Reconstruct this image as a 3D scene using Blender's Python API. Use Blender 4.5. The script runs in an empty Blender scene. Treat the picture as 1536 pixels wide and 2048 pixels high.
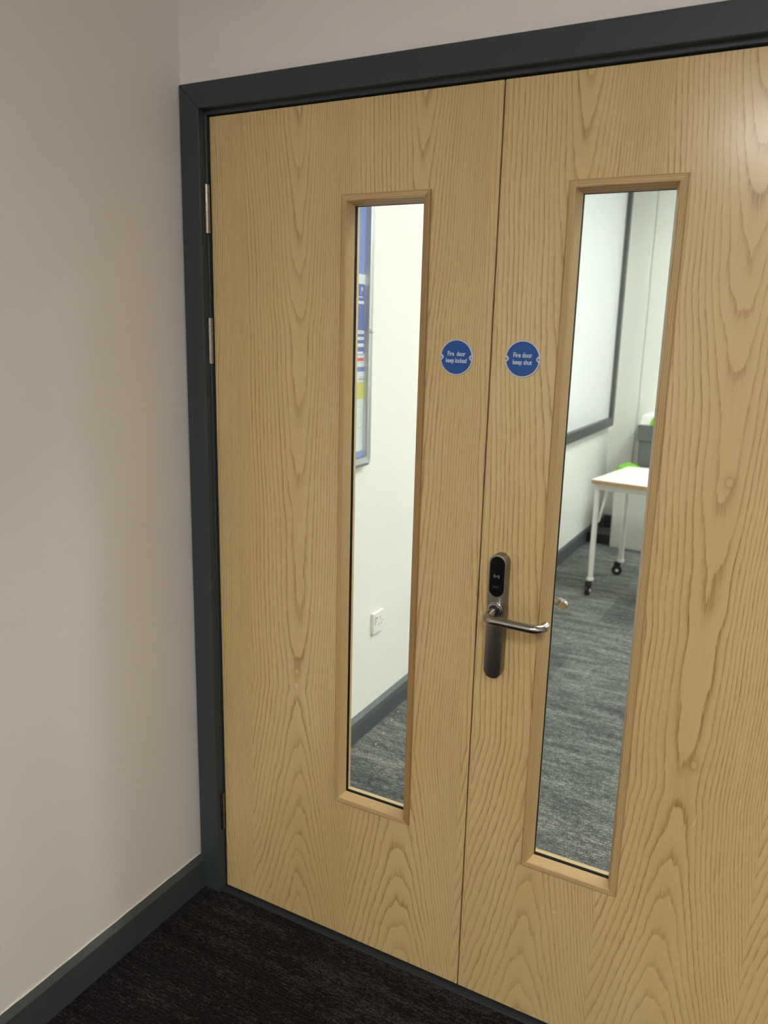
import bpy, bmesh, math, random
from mathutils import Vector, Matrix
random.seed(7)
C = bpy.context.scene.collection
R = math.radians

# ------------------------------------------------------------------ materials
def new_mat(name):
    m = bpy.data.materials.new(name); m.use_nodes = True
    nt = m.node_tree; nt.nodes.clear()
    out = nt.nodes.new('ShaderNodeOutputMaterial')
    b = nt.nodes.new('ShaderNodeBsdfPrincipled')
    nt.links.new(b.outputs[0], out.inputs[0])
    return m, nt, b

class G:
    """small helper for node graphs"""
    def __init__(s, nt): s.nt = nt
    def _in(s, sock, v):
        if isinstance(v, (int, float)): sock.default_value = v
        elif isinstance(v, (tuple, list)): sock.default_value = v
        else: s.nt.links.new(v, sock)
    def m(s, op, a, b=0.0, c=None, clamp=False):
        n = s.nt.nodes.new('ShaderNodeMath'); n.operation = op; n.use_clamp = clamp
        s._in(n.inputs[0], a); s._in(n.inputs[1], b)
        if c is not None: s._in(n.inputs[2], c)
        return n.outputs[0]
    def coords(s, kind='Object'):
        return s.nt.nodes.new('ShaderNodeTexCoord').outputs[kind]
    def sep(s, v):
        n = s.nt.nodes.new('ShaderNodeSeparateXYZ'); s.nt.links.new(v, n.inputs[0]); return n.outputs
    def comb(s, x, y, z):
        n = s.nt.nodes.new('ShaderNodeCombineXYZ')
        for i, v in enumerate((x, y, z)): s._in(n.inputs[i], v)
        return n.outputs[0]
    def noise(s, vec, scale=1, detail=2, rough=.5, dist=0):
        n = s.nt.nodes.new('ShaderNodeTexNoise'); s.nt.links.new(vec, n.inputs['Vector'])
        n.inputs['Scale'].default_value = scale; n.inputs['Detail'].default_value = detail
        n.inputs['Roughness'].default_value = rough; n.inputs['Distortion'].default_value = dist
        return n.outputs['Fac']
    def white(s, w):
        n = s.nt.nodes.new('ShaderNodeTexWhiteNoise'); n.noise_dimensions = '1D'; s._in(n.inputs['W'], w); return n.outputs['Value']
    def ramp(s, fac, stops, interp='LINEAR'):
        n = s.nt.nodes.new('ShaderNodeValToRGB'); n.color_ramp.interpolation = interp
        e = n.color_ramp.elements
        while len(e) < len(stops): e.new(.5)
        for el, (p, c) in zip(e, stops):
            el.position = p; el.color = c if len(c) == 4 else (*c, 1)
        s.nt.links.new(fac, n.inputs[0]); return n.outputs[0]
    def mix(s, fac, a, b, mode='MIX'):
        n = s.nt.nodes.new('ShaderNodeMix'); n.data_type = 'RGBA'; n.blend_type = mode
        s._in(n.inputs[0], fac); s._in(n.inputs[6], a); s._in(n.inputs[7], b)
        return n.outputs[2]
    def bump(s, bsdf, h, strength=.2, dist=.001):
        n = s.nt.nodes.new('ShaderNodeBump'); n.inputs['Strength'].default_value = strength
        n.inputs['Distance'].default_value = dist
        s.nt.links.new(h, n.inputs['Height']); s.nt.links.new(n.outputs[0], bsdf.inputs['Normal'])

def srgb(r, g, b):
    f = lambda c: (c/255/12.92) if c/255 <= .04045 else ((c/255+.055)/1.055)**2.4
    return (f(r), f(g), f(b), 1)

def plain(name, col, rough=.5, metal=0, bump=None, spec=.5, var=0.0, coat=0):
    m, nt, b = new_mat(name); g = G(nt)
    b.inputs['Roughness'].default_value = rough; b.inputs['Metallic'].default_value = metal
    b.inputs['Specular IOR Level'].default_value = spec
    b.inputs['Coat Weight'].default_value = coat
    if var:
        n = g.noise(g.coords(), 9, 3)
        dark = tuple(c*(1-var) for c in col[:3]) + (1,)
        nt.links.new(g.ramp(n, [(.3, dark), (.7, col)]), b.inputs['Base Color'])
    else:
        b.inputs['Base Color'].default_value = col
    if bump:
        g.bump(b, g.noise(g.coords(), bump[0], 4, .6), bump[1], bump[2])
    return m

WOOD = srgb(219, 190, 131); WOOD_D = srgb(160, 122, 70)
def veneer_mat(name, centre, seed, knots=()):
    """ash veneer: leaves .30 m wide, each a flat-sawn cut with arches at both ends"""
    m, nt, b = new_mat(name); g = G(nt)
    x, y, z = g.sep(g.coords())
    W = .30
    wob = g.m('MULTIPLY', g.m('SUBTRACT', g.noise(g.comb(g.m('MULTIPLY', x, 1.5), seed, g.m('MULTIPLY', z, 1.3)), 1, 2), .5), .055)
    cell = g.m('FLOOR', g.m('DIVIDE', g.m('SUBTRACT', x, centre - W/2), W))
    mid = g.m('ADD', g.m('MULTIPLY', cell, W), centre)
    rnd = g.white(g.m('ADD', cell, seed*3.1))
    dx = g.m('ADD', g.m('SUBTRACT', x, mid), g.m('MULTIPLY', wob, 1.0))
    # lopsided cut: squeeze one flank a little
    dx = g.m('ADD', dx, g.m('MULTIPLY', g.m('MULTIPLY', dx, dx), 1.2))
    zz = g.m('SUBTRACT', z, g.m('ADD', .58, g.m('MULTIPLY', rnd, .12)))
    up = g.m('MAXIMUM', zz, 0.0); dn = g.m('MINIMUM', zz, 0.0)
    hi = g.m('MAXIMUM', g.m('SUBTRACT', zz, .88), 0.0)
    d = g.m('SUBTRACT', .095, g.m('ADD', g.m('MULTIPLY', up, .030), g.m('MULTIPLY', hi, .030)))
    d = g.m('SUBTRACT', d, g.m('MULTIPLY', g.m('MULTIPLY', dn, dn), .045))
    # slow swell so the middle lines wander
    d = g.m('ADD', d, g.m('MULTIPLY', g.m('SUBTRACT', g.noise(g.comb(g.m('MULTIPLY', cell, 7.3), seed, g.m('MULTIPLY', z, 2.6)), 1, 3), .5), .018))
    r = g.m('SQRT', g.m('ADD', g.m('MULTIPLY', dx, dx), g.m('MULTIPLY', d, d)))
    n1 = g.m('SUBTRACT', g.noise(g.comb(g.m('MULTIPLY', x, 11), seed, g.m('MULTIPLY', z, 1.6)), 1, 3, .55), .5)
    n2 = g.m('SUBTRACT', g.noise(g.comb(g.m('MULTIPLY', x, 55), seed+4, g.m('MULTIPLY', z, 14)), 1, 3, .6), .5)
    n3 = g.m('SUBTRACT', g.noise(g.comb(g.m('MULTIPLY', x, 170), seed+9, g.m('MULTIPLY', z, 30)), 1, 2, .6), .5)
    ring = g.m('ADD', g.m('MULTIPLY', r, g.m('ADD', 162, g.m('MULTIPLY', dn, 95))), g.m('MULTIPLY', n1, 1.9))
    ring = g.m('ADD', ring, g.m('MULTIPLY', n2, g.m('SUBTRACT', .44, g.m('MULTIPLY', dn, .55))))
    ring = g.m('ADD', ring, g.m('MULTIPLY', n3, .10))
    ring = g.m('ADD', ring, g.m('MULTIPLY', rnd, 13))
    fr = g.m('FRACT', ring)
    idn = g.m('FLOOR', ring)
    # width of line in ring units grows where rings are wide (arches)
    line = g.ramp(fr, [(0, (1, 1, 1)), (.12, (.8, .8, .8)), (.24, (.3, .3, .3)), (.5, (.05, .05, .05)), (.95, (0, 0, 0)), (1, (1, 1, 1))])
    strength = g.m('MULTIPLY', g.m('ADD', .5, g.m('MULTIPLY', g.white(idn), .5)), g.m('ADD', 1.0, g.m('MULTIPLY', dn, .35)))
    pores = g.noise(g.comb(g.m('MULTIPLY', x, 620), seed, g.m('MULTIPLY', z, 26)), 1, 3, .65)
    pm = g.m('MULTIPLY', g.m('SUBTRACT', pores, .36, clamp=True), 4.0, clamp=True)
    patch = g.noise(g.comb(g.m('MULTIPLY', x, 26), seed+2, g.m('MULTIPLY', z, 9)), 1, 2)
    line = g.m('MULTIPLY', g.m('MULTIPLY', line, strength), g.m('ADD', .28, g.m('MULTIPLY', pm, .8)))
    line = g.m('MULTIPLY', line, g.m('ADD', .55, g.m('MULTIPLY', patch, .9)))
    fib = g.noise(g.comb(g.m('MULTIPLY', x, 420), seed+5, g.m('MULTIPLY', z, 7)), 1, 4, .6)
    slow = g.noise(g.comb(g.m('MULTIPLY', x, 5), seed+6, g.m('MULTIPLY', z, 1.2)), 1, 2)
    base = g.ramp(slow, [(.3, srgb(214, 186, 128)), (.7, srgb(224, 198, 142))])
    base = g.mix(g.m('MULTIPLY', g.m('SUBTRACT', fib, .4, clamp=True), .55), base, srgb(194, 162, 106))
    col = g.mix(g.m('MULTIPLY', line, .92, clamp=True), base, WOOD_D)
    # pin knots: a pale plug in a browner ring
    for kx, kz, kr in knots:
        e = g.m('SQRT', g.m('ADD', g.m('POWER', g.m('ABSOLUTE', g.m('SUBTRACT', x, kx)), 2.0), g.m('POWER', g.m('MULTIPLY', g.m('ABSOLUTE', g.m('SUBTRACT', z, kz)), .72), 2.0)))
        e = g.m('ADD', g.m('DIVIDE', e, kr*3), g.m('MULTIPLY', n2, .25))
        kk = g.ramp(e, [(.0, (.12, .12, .12)), (.22, (.05, .05, .05)), (.34, (.75, .75, .75)), (.55, (.28, .28, .28)), (1.0, (0, 0, 0))])
        inside = g.m('LESS_THAN', e, .36)
        col = g.mix(g.m('MULTIPLY', inside, .9), col, base)
        col = g.mix(g.m('MULTIPLY', kk, .6), col, WOOD_D)
    nt.links.new(col, b.inputs['Base Color'])
    b.inputs['Roughness'].default_value = .42
    b.inputs['Specular IOR Level'].default_value = .35
    b.inputs['Coat Weight'].default_value = 1.0; b.inputs['Coat Roughness'].default_value = .19
    h = g.m('SUBTRACT', g.m('MULTIPLY', fib, .35), line)
    g.bump(b, h, .8, .0009)
    return m

def plank_mat(name, axis, seed, c1=srgb(214, 186, 132), c2=srgb(156, 121, 74)):
    """solid ash bead, straight grain along the given axis"""
    m, nt, b = new_mat(name); g = G(nt)
    co = g.sep(g.coords())
    L = co[axis]; a = co[2 if axis == 0 else 0]; y = co[1]
    arch = g.noise(g.comb(g.m('MULTIPLY', L, 2.2), g.m('MULTIPLY', a, 6), seed), 1, 2)
    ring = g.m('ADD', g.m('MULTIPLY', g.m('ADD', a, g.m('MULTIPLY', y, .8)), 270), g.m('MULTIPLY', arch, 7))
    ring = g.m('ADD', ring, g.m('MULTIPLY', g.noise(g.comb(g.m('MULTIPLY', L, 9), g.m('MULTIPLY', a, 60), seed+1), 1, 2), 1.2))
    line = g.ramp(g.m('FRACT', ring), [(0, (1, 1, 1)), (.25, (.35, .35, .35)), (.6, (0, 0, 0)), (.9, (0, 0, 0)), (1, (.9, .9, .9))])
    fib = g.noise(g.comb(g.m('MULTIPLY', L, 9), g.m('MULTIPLY', a, 520), g.m('MULTIPLY', y, 520)), 1, 3)
    base = g.mix(g.m('MULTIPLY', fib, .6), c1, c2)
    nt.links.new(g.mix(g.m('MULTIPLY', line, .95), base, c2), b.inputs['Base Color'])
    b.inputs['Roughness'].default_value = .42
    g.bump(b, g.m('SUBTRACT', fib, line), .25, .0003)
    return m

def wall_mat(name, col, seed):
    m, nt, b = new_mat(name); g = G(nt)
    v = g.coords()
    b.inputs['Roughness'].default_value = .55
    b.inputs['Specular IOR Level'].default_value = .35
    slow = g.noise(v, 1.3, 3)
    c2 = tuple(c*.965 for c in col[:3]) + (1,)
    nt.links.new(g.ramp(slow, [(.3, c2), (.7, col)]), b.inputs['Base Color'])
    peel = g.noise(v, 420, 3, .6); trowel = g.noise(v, 3.5, 5, .55, .8)
    big = g.noise(v, 14, 3, .5)
    h = g.m('ADD', g.m('MULTIPLY', peel, .10), g.m('ADD', g.m('MULTIPLY', trowel, 1.8), g.m('MULTIPLY', big, .35)))
    g.bump(b, h, .22, .003)
    return m

def carpet_mat(name, lo, mid, hi, row=300., tile=.5, contrast=1.0, tint=None):
    m, nt, b = new_mat(name); g = G(nt)
    x, y, z = g.sep(g.coords())
    rowi = g.m('FLOOR', g.m('MULTIPLY', y, row))
    tuft = g.noise(g.comb(g.m('MULTIPLY', x, 170), g.m('MULTIPLY', y, 210), 0), 1, 3, .65)
    dash = g.noise(g.comb(g.m('MULTIPLY', x, 45), g.m('MULTIPLY', y, row*.5), 3), 1, 3, .6)
    patch = g.noise(g.comb(g.m('MULTIPLY', x, 5), g.m('MULTIPLY', y, 22), 7), 1, 3, .6)
    tx = g.m('FLOOR', g.m('DIVIDE', g.m('ADD', x, .13), tile)); ty = g.m('FLOOR', g.m('DIVIDE', g.m('ADD', y, .21), tile))
    tr = g.white(g.m('ADD', g.m('MULTIPLY', tx, 13.7), ty))
    f = g.m('ADD', g.m('MULTIPLY', tuft, .50), g.m('ADD', g.m('MULTIPLY', dash, .34), g.m('MULTIPLY', patch, .28)))
    f = g.m('ADD', f, g.m('MULTIPLY', g.m('SUBTRACT', tr, .5), .05))
    ramp = g.ramp(f, [(.56 - .13*contrast, lo), (.56, mid), (.56 + .15*contrast, hi)])
    if tint:
        t = g.noise(g.comb(g.m('MULTIPLY', x, 120), g.m('MULTIPLY', y, 160), 11), 1, 2)
        ramp = g.mix(g.m('MULTIPLY', g.m('SUBTRACT', t, .55, clamp=True), 3., clamp=True), ramp, tint)
    groove = g.m('PINGPONG', g.m('MULTIPLY', y, row/3), .5)
    nt.links.new(g.mix(g.m('MULTIPLY', g.m('SUBTRACT', .3, groove, clamp=True), 1.3), ramp, lo), b.inputs['Base Color'])
    b.inputs['Roughness'].default_value = .95; b.inputs['Specular IOR Level'].default_value = .1
    b.inputs['Sheen Weight'].default_value = .05
    g.bump(b, g.m('ADD', tuft, groove), .6, .003)
    return m

def brushed(name, col, rough=.3, axis=2, aniso=0):
    m, nt, b = new_mat(name); g = G(nt)
    co = list(g.sep(g.coords()))
    v = g.comb(*[g.m('MULTIPLY', c, 40 if i == axis else 900) for i, c in enumerate(co)])
    n = g.noise(v, 1, 2)
    b.inputs['Base Color'].default_value = col; b.inputs['Metallic'].default_value = 1
    nt.links.new(g.m('ADD', rough-.05, g.m('MULTIPLY', n, .1)), b.inputs['Roughness'])
    g.bump(b, n, .08, .0002)
    return m

def emis(name, col, s):
    m = bpy.data.materials.new(name); m.use_nodes = True; nt = m.node_tree; nt.nodes.clear()
    o = nt.nodes.new('ShaderNodeOutputMaterial'); e = nt.nodes.new('ShaderNodeEmission')
    e.inputs[0].default_value = col; e.inputs[1].default_value = s
    nt.links.new(e.outputs[0], o.inputs[0]); return m

def glass_mat(name, tint=(.965, .985, .975, 1)):
    m = bpy.data.materials.new(name); m.use_nodes = True; nt = m.node_tree; nt.nodes.clear()
    o = nt.nodes.new('ShaderNodeOutputMaterial'); mx = nt.nodes.new('ShaderNodeMixShader')
    t = nt.nodes.new('ShaderNodeBsdfTransparent'); t.inputs[0].default_value = tint
    gl = nt.nodes.new('ShaderNodeBsdfGlossy'); gl.inputs['Roughness'].default_value = 0.0
    lw = nt.nodes.new('ShaderNodeLayerWeight'); g = G(nt)
    fac = g.m('ADD', .03, g.m('MULTIPLY', g.m('POWER', lw.outputs['Facing'], 5.0), .8))
    lw.inputs['Blend'].default_value = .5
    nt.links.new(fac, mx.inputs[0]); nt.links.new(t.outputs[0], mx.inputs[1]); nt.links.new(gl.outputs[0], mx.inputs[2])
    nt.links.new(mx.outputs[0], o.inputs[0]); return m

M = {}
M['leafL'] = veneer_mat('ash_veneer_left', .25, 1.7, ((.2435, .722, .006),))
M['leafR'] = veneer_mat('ash_veneer_right', .157, 5.3, ((.474, 1.316, .0065), (.472, .748, .0065)))
M['beadV'] = plank_mat('ash_bead_upright', 2, 2.0)
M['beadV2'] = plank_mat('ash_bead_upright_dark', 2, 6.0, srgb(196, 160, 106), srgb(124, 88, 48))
M['beadH'] = plank_mat('ash_bead_level', 0, 4.0, srgb(224, 197, 146), srgb(160, 124, 78))  # colour lightened to suggest the room light falling on the lower beads
M['wall'] = wall_mat('painted_plaster', srgb(238, 232, 226), 1)
M['wall2'] = wall_mat('white_plaster', srgb(236, 238, 230), 2)
M['ceil'] = plain('ceiling_tile', srgb(225, 224, 220), .9, bump=(60, .2, .002))
M['frame'] = plain('anthracite_paint', srgb(56, 64, 67), .42, bump=(90, .05, .0008), spec=.4)
M['skirt'] = plain('anthracite_skirting_paint', srgb(68, 74, 75), .38, bump=(60, .05, .001), spec=.45)
M['skirt2'] = plain('grey_blue_skirting_paint', srgb(76, 84, 86), .45)
M['caulk'] = plain('white_caulk', srgb(228, 222, 206), .6)
M['gasket'] = plain('black_glazing_tape', (.004, .004, .004, 1), .7, spec=.1)
M['carpet'] = carpet_mat('dark_carpet', (.0018, .0017, .0018, 1), (.0068, .0065, .0067, 1), (.060, .057, .056, 1), row=330, contrast=.85, tint=(.028, .015, .016, 1))
M['carpet2'] = carpet_mat('grey_carpet', srgb(48, 51, 52), srgb(93, 97, 95), srgb(176, 175, 165), row=240, contrast=1.0)
M['steel'] = brushed('satin_steel', (.31, .285, .25, 1), .27, axis=2)
M['steelx'] = brushed('satin_steel_lever', (.47, .44, .40, 1), .22, axis=0)
M['plate'] = brushed('bronzed_steel', (.27, .245, .215, 1), .34, axis=2)
M['silver'] = plain('plaque_aluminium', (.60, .60, .60, 1), .42, 1)
M['blue'] = plain('plaque_blue', srgb(0, 80, 158), .32, var=.03)
M['white'] = plain('plaque_white', srgb(225, 232, 240), .5)
M['blackgloss'] = plain('reader_black', (.003, .003, .003, 1), .18, spec=.4)
M['greyprint'] = plain('reader_print', srgb(190, 190, 190), .5)
M['greyprint2'] = plain('reader_print_faint', srgb(84, 84, 88), .5)
M['black'] = plain('black_plastic', (.010, .010, .010, 1), .45)
M['rubber'] = plain('threshold_rubber', srgb(36, 39, 43), .7, bump=(500, .4, .001))
M['alu'] = plain('anodised_aluminium', (.62, .65, .66, 1), .36, 1)
M['felt'] = plain('blue_felt', srgb(118, 140, 205), .95, spec=.1, var=.1)
M['paper'] = plain('white_paper', srgb(226, 232, 232), .6)
M['pblue'] = plain('poster_blue', srgb(58, 84, 168), .5)
M['pred'] = plain('poster_red', srgb(214, 70, 62), .5)
M['pyel'] = plain('poster_yellow', srgb(212, 206, 84), .6)
M['pgrey'] = plain('poster_grey', srgb(170, 176, 182), .6)
M['wbwhite'] = plain('whiteboard_enamel', srgb(222, 226, 227), .28)
M['wbframe'] = plain('whiteboard_frame', srgb(66, 68, 70), .4)
M['tabletop'] = plain('white_laminate', srgb(238, 238, 228), .3)
M['ply'] = plain('ply_edge', srgb(176, 136, 82), .6, var=.2)
M['tleg'] = plain('white_powder_coat', srgb(222, 222, 216), .35)
M['binpale'] = plain('pale_grey_plastic', srgb(196, 198, 188), .5)
M['bindark'] = plain('dark_grey_plastic', srgb(92, 97, 96), .5)
M['binwhite'] = plain('white_plastic', srgb(232, 234, 226), .45)
M['green'] = plain('lime_green_plastic', srgb(120, 205, 20), .4)
M['socket'] = plain('socket_white', srgb(236, 236, 228), .35)
M['sockgrey'] = plain('socket_slot', srgb(120, 120, 116), .5)
M['pink'] = plain('sticker_residue', srgb(226, 192, 172), .6)
M['scratch'] = plain('scratch_white', srgb(240, 228, 200), .6)
M['glass'] = glass_mat('door_glass')
M['nbglass'] = glass_mat('board_glass', (.97, .98, .99, 1))
M['bag'] = plain('bin_liner', srgb(205, 208, 200), .35)
M['lampF'] = emis('lamp_diffuser_warm', (1.0, .985, .955, 1), 46.0)
M['lampB'] = emis('lamp_diffuser_cool', (1.0, 1.0, .97, 1), 34.0)

# ------------------------------------------------------------------ geometry helpers
def finish(bm, name, mat, parent=None, loc=(0, 0, 0), rot=(0, 0, 0), smooth=False, bevel=0, seg=2, angle=30):
    bmesh.ops.remove_doubles(bm, verts=bm.verts, dist=1e-6)
    bmesh.ops.recalc_face_normals(bm, faces=bm.faces)
    me = bpy.data.meshes.new(name); bm.to_mesh(me); bm.free()
    mats = mat if isinstance(mat, (list, tuple)) else [mat]
    for mm in mats: me.materials.append(mm)
    o = bpy.data.objects.new(name, me); C.objects.link(o)
    o.location = loc; o.rotation_euler = rot
    if parent: o.parent = parent
    if bevel:
        md = o.modifiers.new('edge', 'BEVEL'); md.width = bevel; md.segments = seg; md.limit_method = 'ANGLE'; md.angle_limit = R(40)
    if smooth:
        for p in me.polygons: p.use_smooth = True
        if bevel == 0:
            es = o.modifiers.new('split', 'EDGE_SPLIT'); es.split_angle = R(angle)
    return o

def box(bm, x0, x1, y0, y1, z0, z1, mi=0):
    v = [bm.verts.new(p) for p in ((x0,y0,z0),(x1,y0,z0),(x1,y1,z0),(x0,y1,z0),(x0,y0,z1),(x1,y0,z1),(x1,y1,z1),(x0,y1,z1))]
    for f in ((0,1,2,3),(4,5,6,7),(0,1,5,4),(1,2,6,5),(2,3,7,6),(3,0,4,7)):
        fc = bm.faces.new([v[i] for i in f]); fc.material_index = mi
    return v

def BX(name, mat, x0, x1, y0, y1, z0, z1, parent=None, bevel=0, loc=(0,0,0), rot=(0,0,0), seg=2):
    bm = bmesh.new(); box(bm, x0, x1, y0, y1, z0, z1)
    return finish(bm, name, mat, parent, loc, rot, bevel=bevel, seg=seg)

def extrude_poly(bm, pts, axis, a, b, mi=0):
    """prism: pts are 2-D in the two axes other than axis, extruded from a to b"""
    def P(p, t):
        if axis == 0: return (t, p[0], p[1])
        if axis == 1: return (p[0], t, p[1])
        return (p[0], p[1], t)
    A = [bm.verts.new(P(p, a)) for p in pts]; B = [bm.verts.new(P(p, b)) for p in pts]
    n = len(pts); fs = [bm.faces.new(A), bm.faces.new(list(reversed(B)))]
    for i in range(n): fs.append(bm.faces.new((A[i], A[(i+1) % n], B[(i+1) % n], B[i])))
    for f in fs: f.material_index = mi
    return A, B

def ring_frame(bm, outer, inner, y0, y1):
    """rectangular slab in the xz plane with a rectangular hole"""
    def rect(r, y): x0, x1, z0, z1 = r; return [bm.verts.new(p) for p in ((x0,y,z0),(x1,y,z0),(x1,y,z1),(x0,y,z1))]
    a0, a1, b0, b1 = rect(outer, y0), rect(outer, y1), rect(inner, y0), rect(inner, y1)
    for i in range(4):
        j = (i+1) % 4
        bm.faces.new((a0[i], a0[j], b0[j], b0[i])); bm.faces.new((a1[i], a1[j], b1[j], b1[i]))
        bm.faces.new((a0[i], a0[j], a1[j], a1[i])); bm.faces.new((b0[i], b0[j], b1[j], b1[i]))

def tube(bm, path, rad, seg=24, cap=True, flat=1.0):
    """tube along path points"""
    pts = [Vector(p) for p in path]; rings = []
    t0 = (pts[1]-pts[0]).normalized()
    up = Vector((0, 0, 1)) if abs(t0.z) < .9 else Vector((1, 0, 0))
    n = t0.cross(up).normalized(); prev = t0
    for i, p in enumerate(pts):
        if i == 0: t = t0
        elif i == len(pts)-1: t = (pts[i]-pts[i-1]).normalized()
        else: t = ((pts[i+1]-pts[i]).normalized() + (pts[i]-pts[i-1]).normalized()).normalized()
        q = prev.rotation_difference(t); n = q @ n; prev = t
        b = t.cross(n)
        r = rad[i] if isinstance(rad, (list, tuple)) else rad
        rings.append([bm.verts.new(p + (n*math.cos(2*math.pi*k/seg) + b*math.sin(2*math.pi*k/seg)*flat)*r) for k in range(seg)])
    for a, b_ in zip(rings, rings[1:]):
        for k in range(seg): bm.faces.new((a[k], a[(k+1) % seg], b_[(k+1) % seg], b_[k]))
    if cap:
        bm.faces.new(list(reversed(rings[0]))); bm.faces.new(rings[-1])

def lathe(bm, prof, seg=40, axis=1, c=(0, 0, 0)):
    """prof: (radius, height along axis)"""
    rings = []
    for r, h in prof:
        ring = []
        for k in range(seg):
            a = 2*math.pi*k/seg; u, v = r*math.cos(a), r*math.sin(a)
            p = (u, h, v) if axis == 1 else ((u, v, h) if axis == 2 else (h, u, v))
            ring.append(bm.verts.new((p[0]+c[0], p[1]+c[1], p[2]+c[2])))
        rings.append(ring)
    for a, b in zip(rings, rings[1:]):
        for k in range(seg): bm.faces.new((a[k], a[(k+1) % seg], b[(k+1) % seg], b[k]))
    bm.faces.new(list(reversed(rings[0]))); bm.faces.new(rings[-1])

def stadium(w, h, n=16, taper=0):
    r = w/2; pts = []
    for k in range(n+1):
        a = math.pi*k/n; pts.append((r*math.cos(a), h/2-r + r*math.sin(a)))
    for k in range(n+1):
        a = math.pi + math.pi*k/n; pts.append((r*math.cos(a), -h/2+r + r*math.sin(a)))
    return pts

def empty(name, loc, rz=0):
    o = bpy.data.objects.new(name, None); C.objects.link(o); o.location = loc; o.rotation_euler = (0, 0, rz)
    o.empty_display_size = .1
    return o

def tag(o, label=None, cat=None, group=None, kind=None):
    if label: o['label'] = label
    if cat: o['category'] = cat
    if group: o['group'] = group
    if kind: o['kind'] = kind
    return o

def struct(o, label, cat=None):
    o['kind'] = 'structure'; o['label'] = label; o['category'] = cat or o.name.split('_')[0].split('.')[0]
    return o

def copy_tree(o, parent=None):
    c = o.copy(); C.objects.link(c)
    if parent: c.parent = parent
    for ch in o.children: copy_tree(ch, c)
    return c

def text_mesh(name, s, size, mat, parent, loc, rot, sx=.8, depth=.0003, bold=0.0, align='CENTER'):
    cu = bpy.data.curves.new(name, 'FONT'); cu.body = s; cu.size = size; cu.align_x = align; cu.align_y = 'CENTER'
    cu.extrude = depth/2; cu.offset = bold
    t = bpy.data.objects.new('tmp', cu); C.objects.link(t)
    bpy.context.view_layer.update()
    me = bpy.data.meshes.new_from_object(t.evaluated_get(bpy.context.evaluated_depsgraph_get()))
    bpy.data.objects.remove(t); bpy.data.curves.remove(cu)
    for v in me.vertices: v.co.x *= sx
    me.materials.clear(); me.materials.append(mat)
    o = bpy.data.objects.new(name, me); C.objects.link(o)
    o.parent = parent; o.location = loc; o.rotation_euler = rot
    return o

# ------------------------------------------------------------------ dimensions (metres)
XL = -.072          # left wall of the corridor
YW = -.017          # corridor face of the door wall
H1 = 2.75           # corridor ceiling
H2 = 3.0            # room ceiling
GAP = .718          # meeting edge of the left leaf
TOP = 2.04
RX = GAP + .003     # right leaf starts
RW = .926
RXE = RX + RW

# ------------------------------------------------------------------ corridor shell
struct(BX('floor', M['carpet'], -3.2, 3.4, -5.6, .022, -.05, 0), 'dark charcoal carpet on the corridor floor in front of the doors', 'floor')
struct(BX('ceiling', M['ceil'], -3.2, 3.4, -5.6, YW, H1, H1+.05), 'pale corridor ceiling above the doors', 'ceiling')
bm = bmesh.new(); box(bm, XL-.1, XL, -1.9, .03, 0, H1)
struct(finish(bm, 'wall_left', M['wall']), 'cream painted wall on the left running up to the door frame', 'wall')
struct(BX('wall_right', M['wall'], 3.3, 3.4, -5.6, YW, 0, H1), 'cream painted wall on the right of the corridor', 'wall')
struct(BX('wall_rear', M['wall'], -3.1, 3.3, -5.6, -5.5, 0, H1), 'cream painted wall at the far end of the corridor behind the viewer', 'wall')
struct(BX('wall_rear_left', M['wall'], -3.2, -3.1, -5.6, -1.8, 0, H1), 'cream painted wall on the left behind the viewer', 'wall')
struct(BX('wall_return', M['wall'], -3.1, XL-.1, -1.9, -1.8, 0, H1), 'cream painted wall turning left behind the viewer', 'wall')
# door wall: above and to the right of the doorway
bm = bmesh.new()
box(bm, XL, 3.3, YW, .12, 2.075, H2); box(bm, RXE+.030, 3.3, YW, .12, 0, 2.075); box(bm, XL, -.030, YW+.004, .12, 0, 2.075)
struct(finish(bm, 'wall_back', M['wall']), 'cream painted wall above the dark door frame', 'wall')

# skirting on the left wall
def skirting(name, mat, length, h=.1, t=.0155, bev=.016):
    bm = bmesh.new()
    pts = [(0, 0), (t, 0), (t, h-bev), (t-.0015, h-bev+.0025), (.004, h-.001), (0, h)]
    extrude_poly(bm, pts, 1, 0, length)
    return finish(bm, name, mat)
sk = skirting('baseboard_left', M['skirt'], 1.9-.028, h=.102, t=.0155)
sk.location = (XL, -1.9, 0)
struct(sk, 'dark grey skirting board along the foot of the left wall', 'baseboard')
bm = bmesh.new()
pth = []
for i in range(60):
    t = i/59; pth.append((XL+.0008, -.03-1.8*t, .1024+.0006*math.sin(t*97)+.0004*math.sin(t*211)))
tube(bm, pth, .0021, 6)
o = finish(bm, 'caulk_line', M['caulk'], sk); o.location = (-XL, 1.9, 0)
o['label'] = 'pale bead of caulk along the top edge'
bm = bmesh.new(); extrude_poly(bm, [(0, 0), (-.0155, 0), (-.0155, .086), (-.004, .101), (0, .102)], 0, RXE+.066, 3.3)
struct(finish(bm, 'baseboard_right', M['skirt'], loc=(0, YW, 0)), 'dark grey skirting board right of the double doors', 'baseboard')

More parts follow.
